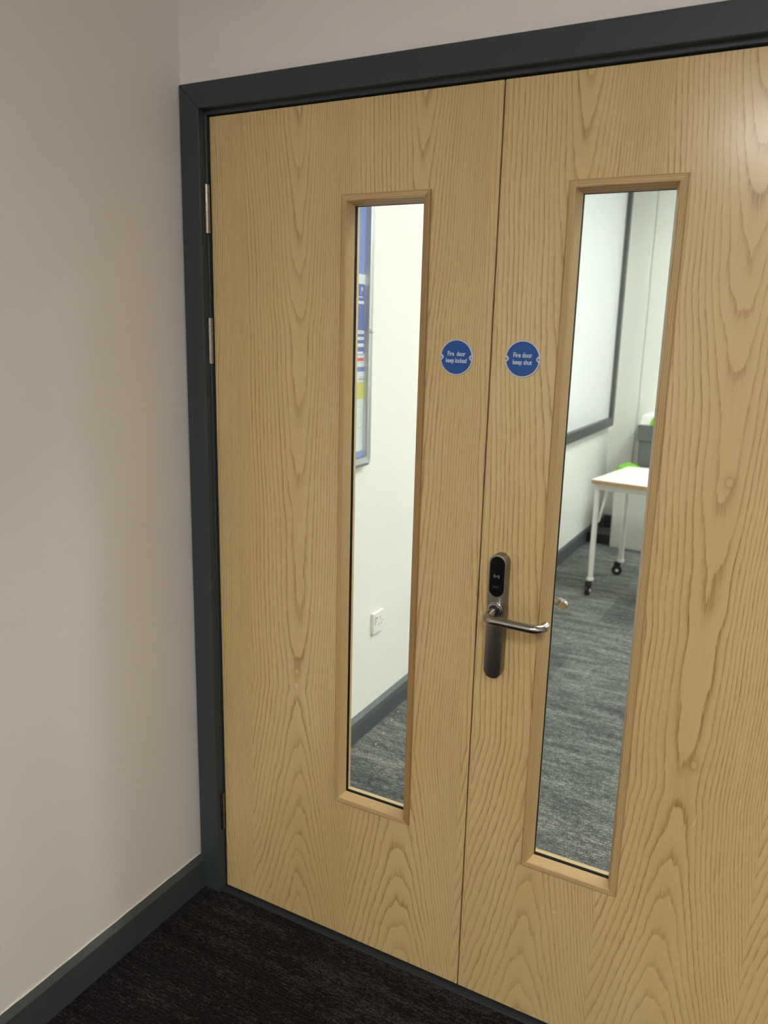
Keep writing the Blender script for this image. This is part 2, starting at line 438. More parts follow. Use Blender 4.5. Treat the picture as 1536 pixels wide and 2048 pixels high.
# ------------------------------------------------------------------ door frame
fr = empty('trim_1', (0, 0, 0)); struct(fr, 'dark grey painted frame around the double wooden doors', 'door frame')
AY = -.028
def lean(z, k=.005): return -k*(z-1.0)
def arch_piece(pts, name):
    bm = bmesh.new()
    A = [bm.verts.new((x, AY, z)) for x, z in pts]; B = [bm.verts.new((x, -.004, z)) for x, z in pts]
    n = len(pts); bm.faces.new(A); bm.faces.new(list(reversed(B)))
    for i in range(n): bm.faces.new((A[i], A[(i+1) % n], B[(i+1) % n], B[i]))
    return finish(bm, name, M['frame'], fr, bevel=.0018, seg=2)
ax = -.0068; at_ = 2.0530; ot = 2.1080; orx = RXE+.065; irx = RXE+.010
arch_piece([(-.0680, 0), (ax+lean(0), 0), (ax+lean(at_), at_), (-.0680, ot)], 'architrave')
arch_piece([(irx, 0), (orx, 0), (orx, ot), (irx, at_)], 'architrave')
arch_piece([(ax+lean(at_), at_), (irx, at_), (orx, ot), (-.0680, ot)], 'architrave')
def lining(pts, name, y0=-.0075, y1=.12):
    bm = bmesh.new()
    A = [bm.verts.new((x, y0, z)) for x, z in pts]; B = [bm.verts.new((x, y1, z)) for x, z in pts]
    n = len(pts); bm.faces.new(A); bm.faces.new(list(reversed(B)))
    for i in range(n): bm.faces.new((A[i], A[(i+1) % n], B[(i+1) % n], B[i]))
    return finish(bm, name, M['frame'], fr, bevel=.001, seg=1)
lx = lambda z: -.0042 + lean(z, .003)
lining([(-.029, 0), (lx(0), 0), (lx(2.0432), 2.0432), (-.029, 2.0432)], 'lining')
lining([(RXE+.003, 0), (RXE+.030, 0), (RXE+.030, 2.0432), (RXE+.003, 2.0432)], 'lining')
lining([(-.029, 2.0434), (RXE+.030, 2.0434), (RXE+.030, 2.074), (-.029, 2.074)], 'lining')
# stops behind the leaves
o = BX('door_stop', M['frame'], lx(1)-.002, .012, .0455, .0600, 0, 2.0430, fr); o = BX('door_stop', M['frame'], RXE-.009, RXE+.004, .0455, .0600, 0, 2.0430, fr)
BX('door_stop', M['frame'], .0125, RXE-.0095, .0455, .0600, 2.030, 2.0430, fr)

# threshold strip
bm = bmesh.new(); extrude_poly(bm, [(-.0170, 0), (-.0150, .0040), (-.008, .0058), (.052, .0058), (.056, 0)], 0, -.0125, RXE+.012)
th = finish(bm, 'trim_2', M['rubber']); struct(th, 'thin dark threshold strip on the floor under the double doors', 'threshold')

# ------------------------------------------------------------------ doors
WZ0, WZ1 = .4007, 1.8524
TH = .044
BEAD = [(0, .0), (0, -.0045), (.0012, -.0066), (.0035, -.0080), (.0115, -.0080), (.0138, -.0072), (.0148, -.0052), (.0225, .0162), (.0130, .0162), (.0130, 0)]

def bead_piece(parent, side, x0, x1, z0, z1, back=False):
    """one mitred length of glazing bead; side in 'l','r','b','t'"""
    bm = bmesh.new(); rows = []
    for s, y in BEAD:
        yy = (TH - y) if back else y
        c = {'l': ((x0+s, z0+s), (x0+s, z1-s)), 'r': ((x1-s, z0+s), (x1-s, z1-s)),
             'b': ((x0+s, z0+s), (x1-s, z0+s)), 't': ((x0+s, z1-s), (x1-s, z1-s))}[side]
        rows.append([bm.verts.new((c[0][0], yy, c[0][1])), bm.verts.new((c[1][0], yy, c[1][1]))])
    n = len(rows)
    for i in range(n):
        a, b = rows[i], rows[(i+1) % n]
        bm.faces.new((a[0], a[1], b[1], b[0]))
    bm.faces.new([r[0] for r in rows]); bm.faces.new([r[1] for r in reversed(rows)])
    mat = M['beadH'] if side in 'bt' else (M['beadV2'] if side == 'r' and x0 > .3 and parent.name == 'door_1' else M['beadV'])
    return finish(bm, 'glazing_bead', mat, parent)

def make_leaf(name, x0, x1, wx0, wx1, mat, label, lean_left=0.0):
    root = empty(name, (x0, 0, 0)); struct(root, label, 'door')
    w = x1-x0; a, b = wx0-x0, wx1-x0
    bm = bmesh.new()
    ins = .0128
    ring_frame(bm, (0, w, .010, TOP), (a+ins, b-ins, WZ0+ins, WZ1-ins), 0, TH)
    if lean_left:
        for v in bm.verts:
            if v.co.x < .001: v.co.x += -lean_left*(v.co.z-1.0)
    leaf = finish(bm, 'door_panel', mat, root, bevel=.0012, seg=2)
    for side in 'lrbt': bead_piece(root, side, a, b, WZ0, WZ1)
    for side in 'lrbt': bead_piece(root, side, a, b, WZ0, WZ1, True)
    bm = bmesh.new(); g0 = .0222; g1 = .0130
    ring_frame(bm, (a+g1, b-g1, WZ0+g1, WZ1-g1), (a+g0, b-g0, WZ0+g0, WZ1-g0), .0164, TH-.0164)
    gk = finish(bm, 'glazing_tape', M['gasket'], root); gk['label'] = 'black glazing tape round the pane'
    g2 = .0225
    gp = BX('glass_pane', M['glass'], a+.017, b-.017, .0195, .0245, WZ0+.017, WZ1-.017, root); gp['label'] = 'clear glass pane'
    return root

d1 = make_leaf('door_1', 0, GAP, .3610, .5737, M['leafL'], 'left ash-veneered door leaf with narrow glass panel and three steel hinges', .003)
d2 = make_leaf('door_2', RX, RXE, .8584, 1.0711, M['leafR'], 'right ash-veneered door leaf with narrow glass panel and steel lever lock')

gs_ = BX('edge_seal', M['gasket'], -.0024, -.0002, .006, .040, .012, 2.036, d2); gs_['label'] = 'added black strip shading the gap between the leaves'  # black strip added in the meeting gap to stand in for its shade
# hinges
def hinge(z):
    h = .1105; r = .0072; cx, cy = -.0055-.003*(z-1), -.0085
    bm = bmesh.new()
    cuts = [0, .185, .245, .43, .595, .76, .815, 1.0]; g = .0006
    prof = []
    for i in range(len(cuts)-1):
        a = -h/2 + cuts[i]*h + (g if i else 0); b = -h/2 + cuts[i+1]*h - (g if i < len(cuts)-2 else 0)
        rr = r if i not in (1, 5) else r*.985
        c = .0009 if i == 0 else 0.0002; d = .0009 if i == len(cuts)-2 else .0002
        prof += [(r*.80 if i == 0 else r*.86, a), (rr, a+c), (rr, b-d), (r*.80 if i == len(cuts)-2 else r*.86, b)]
    lathe(bm, prof, 28, axis=2, c=(cx, cy, z))
    o = finish(bm, 'hinge', M['steel'], d1, smooth=True, angle=35)
    o['label'] = 'satin steel butt hinge knuckle'
    bm = bmesh.new(); box(bm, cx-.0012, cx+.0012, cy+.003, .040, z-h/2+.001, z+h/2-.001)
    l = finish(bm, 'hinge_leaf', M['steel'], o)
for z in (1.838, 1.534, .2505): hinge(z)

# ------------------------------------------------------------------ lock furniture on the right leaf
def lock_side(front):
    s = -1 if front else 1; yb = 0 if front else TH
    cx = .7697-RX; cz = .9795; w = .0372; h = .2760; t = .0240
    bm = bmesh.new()
    pts = [(cx+p[0], cz+p[1]) for p in stadium(w, h, 20)]
    outer = [(cx+p[0]*1.0, cz+p[1]) for p in stadium(w+.0022, h+.003, 20)]
    A = [bm.verts.new((p[0], yb, p[1])) for p in outer]
    B = [bm.verts.new((p[0], yb+s*(t-.0018), p[1])) for p in outer]
    Cc = [bm.verts.new((cx+p[0], yb+s*(t-.0005), cz+p[1])) for p in stadium(w+.0012, h+.002, 20)]
    D = [bm.verts.new((cx+p[0], yb+s*t, cz+p[1])) for p in stadium(w-.0012, h-.001, 20)]
    n = len(A)
    for P, Q in ((A, B), (B, Cc), (Cc, D)):
        for i in range(n): bm.faces.new((P[i], P[(i+1) % n], Q[(i+1) % n], Q[i]))
    bm.faces.new(D); bm.faces.new(list(reversed(A)))
    plate = finish(bm, 'lock_plate', M['plate'] if front else M['steel'], d2, smooth=True, angle=25)
    plate['label'] = 'long round-ended metal lock plate'
    if front:
        # black card reader window
        bm = bmesh.new()
        rcz = 1.0705
        pp = [(cx-.0003+p[0], rcz+p[1]) for p in stadium(w-.0045, .0880, 20)]
        extrude_poly(bm, pp, 1, -t+.0004, -t-.0007)
        rd = finish(bm, 'card_reader', M['blackgloss'], plate, bevel=.0004, seg=2); rd['label'] = 'glossy black card reader window'
        # contactless symbol
        bm = bmesh.new(); ys = -t-.0009; sz = 1.0715
        def arc(rad, a0, a1, wd, n=10):
            for k in range(n):
                A0, A1 = a0+(a1-a0)*k/n, a0+(a1-a0)*(k+1)/n
                q = [(rad*math.cos(A0), rad*math.sin(A0)), ((rad+wd)*math.cos(A0), (rad+wd)*math.sin(A0)), ((rad+wd)*math.cos(A1), (rad+wd)*math.sin(A1)), (rad*math.cos(A1), rad*math.sin(A1))]
                bm.faces.new([bm.verts.new((cx-.0012+u, ys, sz+v)) for u, v in q])
        for sgn in (0, math.pi):
            arc(.0031, sgn-.70, sgn+.70, .0006); arc(.0056, sgn-.75, sgn+.75, .0006)
        arc(0.0001, 0, 2*math.pi, .0008, 12)
        sy = finish(bm, 'contactless_symbol', M['greyprint'], rd); sy['label'] = 'pale contactless wave symbol'
        bm = bmesh.new(); lathe(bm, [(.0006, -t-.0006), (.0006, -t-.0009)], 10, 1, (cx-.0002, 0, 1.0975))
        finish(bm, 'status_light', M['greyprint2'], rd)
        tx = text_mesh('lettering', 'SALTO', .0052, M['greyprint2'], rd, (cx-.0018, ys, 1.0475), (R(90), 0, 0), .8, .0002, .00005)
    # rose rings round the spindle
    rz = .9985; rx = .7697-RX
    bm = bmesh.new()
    y = lambda q: yb + s*(t+q)
    prof = [(.0165, y(-.001)), (.0165, y(.0022)), (.0158, y(.0030)), (.0150, y(.0032)), (.0150, y(.0040)), (.0146, y(.0072)), (.0138, y(.0080)), (.0120, y(.0082))]
    lathe(bm, prof, 40, 1, (rx, 0, rz))
    rs = finish(bm, 'rose', M['steelx'], plate, smooth=True, angle=35); rs['label'] = 'stepped steel rose round the spindle'
    bm = bmesh.new(); lathe(bm, [(.0112, y(.0078)), (.0112, y(.0110)), (.0100, y(.0112))], 32, 1, (rx, 0, rz))
    finish(bm, 'collar', M['black'], plate, smooth=True)
    # lever: out from the door, along, and back at the end
    rad = .0094; ly = yb + s*(.0850 if front else .0670); br = .018
    path = []
    y_start = yb+s*(t+.0105)
    path.append((rx, y_start, rz)); path.append((rx, y_start+s*.012, rz))
    y_arc = ly - s*br
    for k in range(0, 11):
        a = math.pi/2*k/10
        path.append((rx + br*(1-math.cos(a)), y_arc + s*br*math.sin(a), rz))
    xe = (.8900 if front else .8850)-RX; br2 = .022
    for k in range(0, 11):
        a = math.pi/2*k/10
        path.append((xe-br2 + br2*math.sin(a), ly - s*br2 + s*br2*math.cos(a), rz))
    path.append((xe, ly - s*(br2+.008), rz))
    # slight droop of the lever towards its end
    path = [(p[0], p[1], p[2] - .0025*min(1, abs(p[1]-y_start)/.04) - .002*max(0, (p[0]-rx))/.12) for p in path]
    bm = bmesh.new(); rr = [rad*.72] + [rad]*(len(path)-2) + [rad*.96]
    tube(bm, path, rr, 28)
    lv = finish(bm, 'lever', M['steelx'], plate, smooth=True, angle=50); lv['label'] = 'round bar lever bent back towards the door'
lock_side(True)
lock_side(False)

# marks on the doors
def smear(name, parent, pts, y, mat, x0, label):
    bm = bmesh.new(); extrude_poly(bm, [(x-x0, z) for x, z in pts], 1, y, y+.0008)
    o = finish(bm, name, mat, parent); o['label'] = label; return o
smear('sticker_residue', d1, [(.2378, .6900), (.2455, .6905), (.2490, .6850), (.2485, .6760), (.2440, .6730), (.2395, .6760), (.2372, .6830)], -.0006, M['pink'], 0, 'small pinkish patch of sticker residue')
def scratch(a, b, wd=.0007):
    dx, dz = b[0]-a[0], b[1]-a[1]; L = math.hypot(dx, dz); nx, nz = -dz/L*wd/2, dx/L*wd/2
    m_ = ((a[0]+b[0])/2 + nx*1.5, (a[1]+b[1])/2 + nz*1.5)
    pts = [(a[0]+nx*.5, a[1]+nz*.5), (m_[0]+nx, m_[1]+nz), (b[0]+nx*.5, b[1]+nz*.5), (b[0]-nx*.5, b[1]-nz*.5), (m_[0]-nx, m_[1]-nz), (a[0]-nx*.5, a[1]-nz*.5)]
    smear('scratch', d2, pts, -.0005, M['scratch'], RX, 'fine pale scratch in the veneer')
scratch((1.2111, .6479), (1.2037, .6094)); scratch((1.2832, .7028), (1.2850, .6742))
scratch((.937, .3085), (.946, .3075), .0010); scratch((.990, .2600), (.995, .2590), .0008)

# ------------------------------------------------------------------ round fire door signs
def fire_sign(cx, cz, l1, l2, label, s1, s2):
    root = empty('fire_door_sign', (cx, 0, cz)); tag(root, label, 'sign', 'round blue fire door signs')
    r = .0376; t = .0016
    bm = bmesh.new(); lathe(bm, [(r, -.0001), (r, -t+.0004), (r-.0005, -t)], 72, 1)
    finish(bm, 'rim', M['silver'], root, smooth=True)
    bm = bmesh.new(); ri = r-.0034; pts = []
    # blue disc with a bite at each screw tab
    N = 96; rt = .0052; tx = r-.0042
    for k in range(N):
        a = 2*math.pi*k/N; u, v = ri*math.cos(a), ri*math.sin(a)
        for sgn in (-1, 1):
            dx, dz = u-sgn*tx, v
            dd = math.hypot(dx, dz)
            if dd < rt:
                # push the point on to the tab's arc
                u = sgn*(tx - math.sqrt(max(0, rt*rt-v*v)))
        pts.append((u, v))
    extrude_poly(bm, pts, 1, -t+.0002, -t-.0002)
    finish(bm, 'face', M['blue'], root)
    for sgn in (-1, 1):
        bm = bmesh.new(); c = (sgn*tx*1.005, 0, 0)
        lathe(bm, [(.0026, -t+.0002), (.0026, -t-.0006), (.0018, -t-.0012), (.0008, -t-.0014)], 20, 1, c)
        sc = finish(bm, 'screw', M['silver'], root, smooth=True)
        bm = bmesh.new(); box(bm, c[0]-.0011, c[0]+.0011, -t-.00155, -t-.0010, -.00035, .00035); box(bm, c[0]-.00035, c[0]+.00035, -t-.00155, -t-.0010, -.0011, .0011)
        finish(bm, 'screw_slot', M['black'], sc)
    for s, z, sx in ((l1, .0070, s1), (l2, -.0068, s2)):
        text_mesh('lettering', s, .0135, M['white'], root, (0, -t-.0004, z), (R(90), 0, 0), sx, .0003, .00014)
    return root
fire_sign(.6441, 1.5198, 'Fire  door', 'keep locked', 'round blue sign reading Fire door keep locked, on left door leaf', .72, .72)
fire_sign(.7877, 1.5220, 'Fire door', 'keep shut', 'round blue sign reading Fire door keep shut, on right door leaf', .76, .76)

# ------------------------------------------------------------------ the room beyond
TA = math.atan(.0157)                                   # its left wall is slightly out of square
def wx(y): return -.1065 - .0157*y
struct(BX('floor', M['carpet2'], -.6, 6.2, .022, 8.2, -.05, 0), 'grey flecked carpet in the bright room beyond the doors', 'floor')
struct(BX('ceiling', M['ceil'], -.6, 6.2, .12, 8.2, H2, H2+.05), 'pale ceiling of the bright room beyond the doors', 'ceiling')
def on_wall(o, y): o.location = (wx(y), y, o.location[2]); o.rotation_euler = (0, 0, TA); return o
o = BX('wall_far_left', M['wall2'], -.1, 0, -.03, 5.2, 0, H2); struct(on_wall(o, .121), 'white wall on the left of the room beyond, holding the whiteboard', 'wall')
BYC = 5.10
bm = bmesh.new()
box(bm, -.5, .008, BYC, BYC+.5, 0, H2); box(bm, .008, .022, BYC+.03, BYC+.5, 0, H2); box(bm, .022, 6.1, BYC+.015, BYC+.5, 0, H2)
struct(finish(bm, 'wall_far', M['wall2']), 'white end wall of the room beyond with an upright shadow groove', 'wall')
struct(BX('wall_far_right', M['wall2'], 6.1, 6.2, .12, 5.6, 0, H2), 'white wall on the right of the room beyond', 'wall')
bs = skirting('baseboard_far_left', M['skirt2'], 4.9, h=.100, t=.018, bev=.014)
on_wall(bs, .124); struct(bs, 'grey-blue skirting board on the white wall of the room beyond', 'baseboard')
for yy, zz in ((.98, .062), (1.08, .060), (1.20, .058), (1.245, .060)):
    bm = bmesh.new(); lathe(bm, [(.0034, .0178), (.0034, .0184)], 12, 0, (0, yy-.124, zz))
    n_ = finish(bm, 'nail_hole', M['black'], bs)
bm = bmesh.new(); extrude_poly(bm, [(0, 0), (-.018, 0), (-.018, .086), (-.004, .099), (0, .1)], 0, -.175, .008)
struct(finish(bm, 'baseboard_far', M['skirt2'], loc=(0, BYC, 0)), 'grey-blue skirting board across the end wall in the corner', 'baseboard')
bm = bmesh.new(); extrude_poly(bm, [(0, 0), (-.018, 0), (-.018, .086), (-.004, .099), (0, .1)], 0, .036, 6.1)
struct(finish(bm, 'baseboard_recess', M['skirt2'], loc=(0, BYC+.015, 0)), 'grey-blue skirting board along the end wall behind the bins', 'baseboard')

# paint and plaster crumbs by the skirting
k = 0
for (cx_, cy_, r_) in ((-.070, 1.135, .004), (-.082, 1.215, .0035), (-.045, 1.02, .0035), (-.078, 1.10, .0028), (-.030, .93, .0032)):
    bm = bmesh.new(); bmesh.ops.create_icosphere(bm, subdivisions=1, radius=r_)
    for v in bm.verts: v.co *= random.uniform(.7, 1.15); v.co.z = v.co.z*.7 + r_*.6
    lab = ['white crumb of plaster on grey carpet, middle of those against the skirting', 'white crumb of plaster furthest along the skirting on grey carpet',
           'white crumb of plaster on grey carpet, out from the skirting', 'small white crumb of plaster tucked against the skirting foot',
           'white crumb of plaster lying nearest the door on grey carpet'][k]; k += 1
    tag(finish(bm, 'plaster_crumb', M['socket'], loc=(cx_, cy_, 0)), lab, 'crumb', 'plaster crumbs by the skirting')

# notice board --------------------------------------------------------------
NBY0, NBY1, NBZ0, NBZ1, ND = .25, .957, 1.087, 2.047, .030
yb0 = .6
nb = empty('notice_board', (wx(yb0), yb0, 0), TA); tag(nb, 'aluminium framed notice board with blue felt and glass front on white wall', 'notice board')
def nbx(name, mat, x0, x1, y0, y1, z0, z1, parent=None, bevel=0, seg=2):
    return BX(name, mat, x0, x1, y0-yb0, y1-yb0, z0, z1, parent or nb, bevel=bevel, seg=seg)
nbx('back_panel', M['felt'], .001, .010, NBY0+.02, NBY1-.02, NBZ0+.02, NBZ1-.02)
# frame: profile swept round a rounded rectangle
bm = bmesh.new()
def rr(y0, y1, z0, z1, r, n=8):
    p = []
    for (cy_, cz_, a0) in ((y1-r, z0+r, -90), (y1-r, z1-r, 0), (y0+r, z1-r, 90), (y0+r, z0+r, 180)):
        for i in range(n+1):
            a = R(a0+90*i/n); p.append((cy_+r*math.cos(a), cz_+r*math.sin(a)))
    return p
profile = [(0.000, .001), (.000, ND*.55), (.003, ND*.82), (.009, ND*.97), (.014, ND), (.019, ND-.001), (.0195, ND-.0035), (.0215, ND-.0035), (.022, ND-.001), (.034, ND-.002), (.036, ND-.006), (.036, .012), (.036, .001)]
loops = []
for ins, dep in profile:
    r_ = max(.002, .022-ins)
    loops.append([bm.verts.new((dep, a-yb0, b)) for a, b in rr(NBY0+ins, NBY1-ins, NBZ0+ins, NBZ1-ins, r_)])
n = len(loops[0])
for A, B in zip(loops, loops[1:]+[loops[0]]):
    for i in range(n): bm.faces.new((A[i], A[(i+1) % n], B[(i+1) % n], B[i]))
f_ = finish(bm, 'frame', M['alu'], nb, smooth=True, angle=30); f_['label'] = 'rounded aluminium frame'
g_ = nbx('glass_front', M['nbglass'], ND-.008, ND-.0045, NBY0+.036, NBY1-.036, NBZ0+.036, NBZ1-.036)
bm = bmesh.new(); lathe(bm, [(.0095, ND-.003), (.0095, ND+.007), (.0078, ND+.011), (.0025, ND+.0125)], 24, 0, (0, .9300-yb0, 1.5655))
kn = finish(bm, 'lock_knob', M['binwhite'], nb, smooth=True); kn['label'] = 'small round pale lock knob'
def sheet(name, y0, y1, z0, z1, label, grp, dep=.0102):
    o = nbx(name, M['paper'], dep, dep+.0008, y0, y1, z0, z1, parent=None)
    o.parent = None; o.location = (wx(yb0), yb0, 0); o.rotation_euler = (0, 0, TA)
    tag(o, label, 'poster', grp); return o
def ink(parent, mat, y0, y1, z0, z1, dep=.0111, name='print', r=0):
    bm = bmesh.new()
    if r:
        pts = [(a-yb0, b) for a, b in rr(y0, y1, z0, z1, r)]
        extrude_poly(bm, pts, 0, dep, dep+.0004)
    else: box(bm, dep, dep+.0004, y0-yb0, y1-yb0, z0, z1)
    return finish(bm, name, mat, parent)
dy = -.022
zv = lambda v: 1.752 - .001697*(v-552)
p1 = sheet('poster', .70, .951+dy, zv(735), zv(552), 'white poster with dark blue panel and red strip, upper one on notice board', 'posters on the notice board')
ink(p1, M['pblue'], .715, .9410+dy, zv(711), zv(571), r=.010, name='blue_panel')
for v0, v1, yr in ((604, 610, .932), (662, 669, .9365), (675, 681, .9365), (688, 695, .9365), (704, 709.5, .9330)):
    ink(p1, M['paper'], .80, yr+dy, zv(v1), zv(v0), .0116, 'white_strip')
for v0, yr in ((666, .926), (678, .926)): ink(p1, M['pgrey'], .88, yr+dy, zv(v0+.7), zv(v0-.7), .0121, 'printed_line')
ink(p1, M['paper'], .87, .9250+dy, zv(597.5), zv(595.5), .0116, 'white_rule')
text_mesh('lettering', 'n', .026, M['paper'], p1, (.0117, .9175+dy-yb0, zv(580)), (R(90), 0, R(90)), .95, .0003, .0005)
text_mesh('lettering', 'r', .012, M['paper'], p1, (.0117, .9110+dy-yb0, zv(588.5)), (R(90), 0, R(90)), .95, .0003, .0002)
ink(p1, M['pred'], .74, .9390+dy, zv(723.5), zv(717), name='red_strip')
ink(p1, M['pgrey'], .90, .9330+dy, zv(728), zv(726), name='printed_line')
p2 = sheet('poster', .72, .955+dy, zv(765), zv(745), 'white notice with small grey print, directly above the yellow note', 'posters on the notice board', .0104)
ink(p2, M['pgrey'], .89, .940+dy, zv(757), zv(755.5), name='printed_line'); ink(p2, M['pgrey'], .88, .947+dy, zv(762.5), zv(758.5), name='printed_line')
p3 = sheet('poster', .70, .965+dy, zv(910), zv(764), 'white sheet with faint print at the bottom of the notice board', 'posters on the notice board', .0102)
ink(p3, M['pgrey'], .88, .925+dy, zv(817.5), zv(816.5), name='printed_line'); ink(p3, M['pgrey'], .88, .932+dy, zv(861), zv(860), name='printed_line')
p4 = sheet('sticky_note', .84, .940+dy, zv(801), zv(766), 'square yellow note on the lower white sheet', 'notes', .0112)
p4.data.materials[0] = M['pyel']; p4['category'] = 'note'; del p4['group']

# power socket --------------------------------------------------------------
sy = 1.078; so = empty('power_socket', (wx(sy), sy, 0), TA); tag(so, 'white wall socket with red switch mark low on the white wall', 'socket')
BX('face_plate', M['socket'], .0005, .0125, -.0430, .0430, .3985, .4835, so, bevel=.002)
BX('switch', M['socket'], .0125, .0155, -.030, -.012, .446, .472, so, bevel=.001)
BX('switch_mark', M['pred'], .0154, .0160, -.026, -.016, .461, .467, so)
for q in ((.010, .014, .452, .461), (-.002, .006, .428, .432), (.018, .026, .428, .432)): BX('pin_slot', M['sockgrey'], .0124, .0129, *q, so)
for yq in (-.030, .030):
    bm = bmesh.new(); lathe(bm, [(.003, .012), (.003, .0131)], 14, 0, (0, yq, .441)); finish(bm, 'screw', M['sockgrey'], so)

# whiteboard ----------------------------------------------------------------
WY0, WY1, WZb, WZt = 2.45, 4.965, .860, 2.80
wb = empty('whiteboard', (wx(3.7), 3.7, 0), TA); tag(wb, 'large wall whiteboard with thick dark grey frame in the room beyond', 'whiteboard')
BX('writing_surface', M['wbwhite'], .004, .020, WY0-3.7+.03, WY1-3.7-.03, WZb+.04, WZt-.04, wb)
BX('frame_rail', M['wbframe'], .002, .050, WY0-3.7, WY1-3.7, WZb, WZb+.070, wb, bevel=.003)
BX('frame_rail', M['wbframe'], .002, .050, WY0-3.7, WY1-3.7, WZt-.055, WZt, wb, bevel=.003)
BX('frame_post', M['wbframe'], .002, .050, WY1-3.7-.062, WY1-3.7, WZb+.0705, WZt-.0555, wb, bevel=.003)
BX('frame_post', M['wbframe'], .002, .050, WY0-3.7, WY0-3.7+.062, WZb+.0705, WZt-.0555, wb, bevel=.003)

# flip-top table ------------------------------------------------------------
tb = empty('table', (.168, 3.165, 0), R(-7.5)); tag(tb, 'white topped table with ply edge on white legs with black castors', 'table')
TZ = .730; TL, TD = 1.2, .635
bm = bmesh.new()
pts = rr(0, TL, 0, TD, .012, 4)
extrude_poly(bm, pts, 2, TZ-.003, TZ)
finish(bm, 'tabletop', M['tabletop'], tb)
bm = bmesh.new(); extrude_poly(bm, pts, 2, TZ-.024, TZ-.003)
e_ = finish(bm, 'table_edge', M['ply'], tb); e_['label'] = 'exposed ply edge of the top'
lx0, lx1, ly0, ly1 = .021, TL-.021, .060, TD-.050
for a, b, c, d in ((lx0-.012, lx1+.012, ly0-.012, ly0+.012), (lx0-.012, lx1+.012, ly1-.012, ly1+.012), (lx0-.012, lx0+.012, ly0+.0125, ly1-.0125), (lx1-.012, lx1+.012, ly0+.0125, ly1-.0125)):
    BX('apron_rail', M['tleg'], a, b, c, d, TZ-.066, TZ-.0245, tb, bevel=.002)
for ix, lx_ in enumerate((lx0, lx1)):
    for iy, ly_ in enumerate((ly0, ly1)):
        bm = bmesh.new(); tube(bm, [(lx_, ly_, .108), (lx_, ly_, TZ-.0665)], .0165, 20)
        leg = finish(bm, 'leg', M['tleg'], tb, smooth=True, angle=40)
        # castor: bracket, fork and wheel
        sa = (.45 if iy else 1.55); ca, sn = math.cos(sa), math.sin(sa)
        bm = bmesh.new(); lathe(bm, [(.0200, .092), (.0225, .095), (.0225, .106), (.0190, .112)], 20, 2, (lx_, ly_, 0))
        br_ = finish(bm, 'castor_bracket', M['tleg'], leg, smooth=True)
        wc = (lx_-.020*ca, ly_-.020*sn)
        bm = bmesh.new(); box(bm, -.026, .014, -.0135, -.0105, .030, .090); box(bm, -.026, .014, .0105, .0135, .030, .090); box(bm, -.026, .014, -.0135, .0135, .084, .094)
        finish(bm, 'castor_fork', M['black'], leg, loc=(wc[0]+.006*ca, wc[1]+.006*sn, 0), rot=(0, 0, sa), bevel=.001)
        bm = bmesh.new(); lathe(bm, [(.026, -.0095), (.034, -.008), (.0345, 0), (.034, .008), (.026, .0095)], 28, 1)
        finish(bm, 'castor_wheel', M['black'], leg, loc=(wc[0], wc[1], .0347), rot=(0, 0, sa), smooth=True)
        bm = bmesh.new(); lathe(bm, [(.010, -.0150), (.010, .0150)], 16, 1)
        finish(bm, 'castor_hub', M['binwhite'], leg, loc=(wc[0], wc[1], .0347), rot=(0, 0, sa))
for lx_, sg in ((lx0, 1), (lx1, -1)):
    bm = bmesh.new(); tube(bm, [(lx_+sg*.052, ly0+.022, TZ-.070), (lx_+sg*.012, ly0+.022, .46)], .009, 14)
    br_ = finish(bm, 'brace', M['tleg'], tb, smooth=True, angle=50)

# bins ----------------------------------------------------------------------
b1 = empty('waste_bin', (.0, 0, 0)); tag(b1, 'pale grey waste bin with green lid and clear liner, under the table', 'bin')
bm = bmesh.new()
bx0, bx1, by0, by1, bh = .030, .420, 4.42, 4.74, .585
def tapered(bm, x0, x1, y0, y1, z0, z1, tp):
    v = [bm.verts.new(p) for p in ((x0+tp,y0+tp,z0),(x1-tp,y0+tp,z0),(x1-tp,y1-tp,z0),(x0+tp,y1-tp,z0),(x0,y0,z1),(x1,y0,z1),(x1,y1,z1),(x0,y1,z1))]
    for f in ((0,1,2,3),(4,5,6,7),(0,1,5,4),(1,2,6,5),(2,3,7,6),(3,0,4,7)): bm.faces.new([v[i] for i in f])
tapered(bm, bx0, bx1, by0, by1, .0, bh, .004); finish(bm, 'body', M['binpale'], b1, bevel=.012, seg=3)
bm = bmesh.new()
pr = [(bx0-.002, bh), (bx0, bh+.022), (bx0+.015, bh+.034), (bx0+.05, bh+.034), (bx0+.10, bh+.020), (bx0+.13, bh+.006), (bx0+.13, bh)]
extrude_poly(bm, pr, 1, by0+.01, by1-.05)
l_ = finish(bm, 'lid', M['green'], b1, bevel=.004, seg=2); l_['label'] = 'lime green lid flap'
# liner hanging over the front edge
bm = bmesh.new(); N = 16; rows = []
for i in range(N+1):
    t = i/N; xx = .150 + t*.265; drop = .04 + .11*math.sin(t*2.0+.1) + .012*math.sin(t*19)
    yy = by0-.004 - .007*abs(math.sin(t*23))
    rows.append([bm.verts.new((xx, yy+.002, bh+.003)), bm.verts.new((xx, yy-.004, bh-drop*.5)), bm.verts.new((xx, yy, bh-drop))])
for a, b in zip(rows, rows[1:]):
    for j in range(2): bm.faces.new((a[j], b[j], b[j+1], a[j+1]))
o = finish(bm, 'liner', M['bag'], b1, smooth=True, angle=80); sm = o.modifiers.new('thick', 'SOLIDIFY'); sm.thickness = .0012
o['label'] = 'creased plastic liner over the rim'

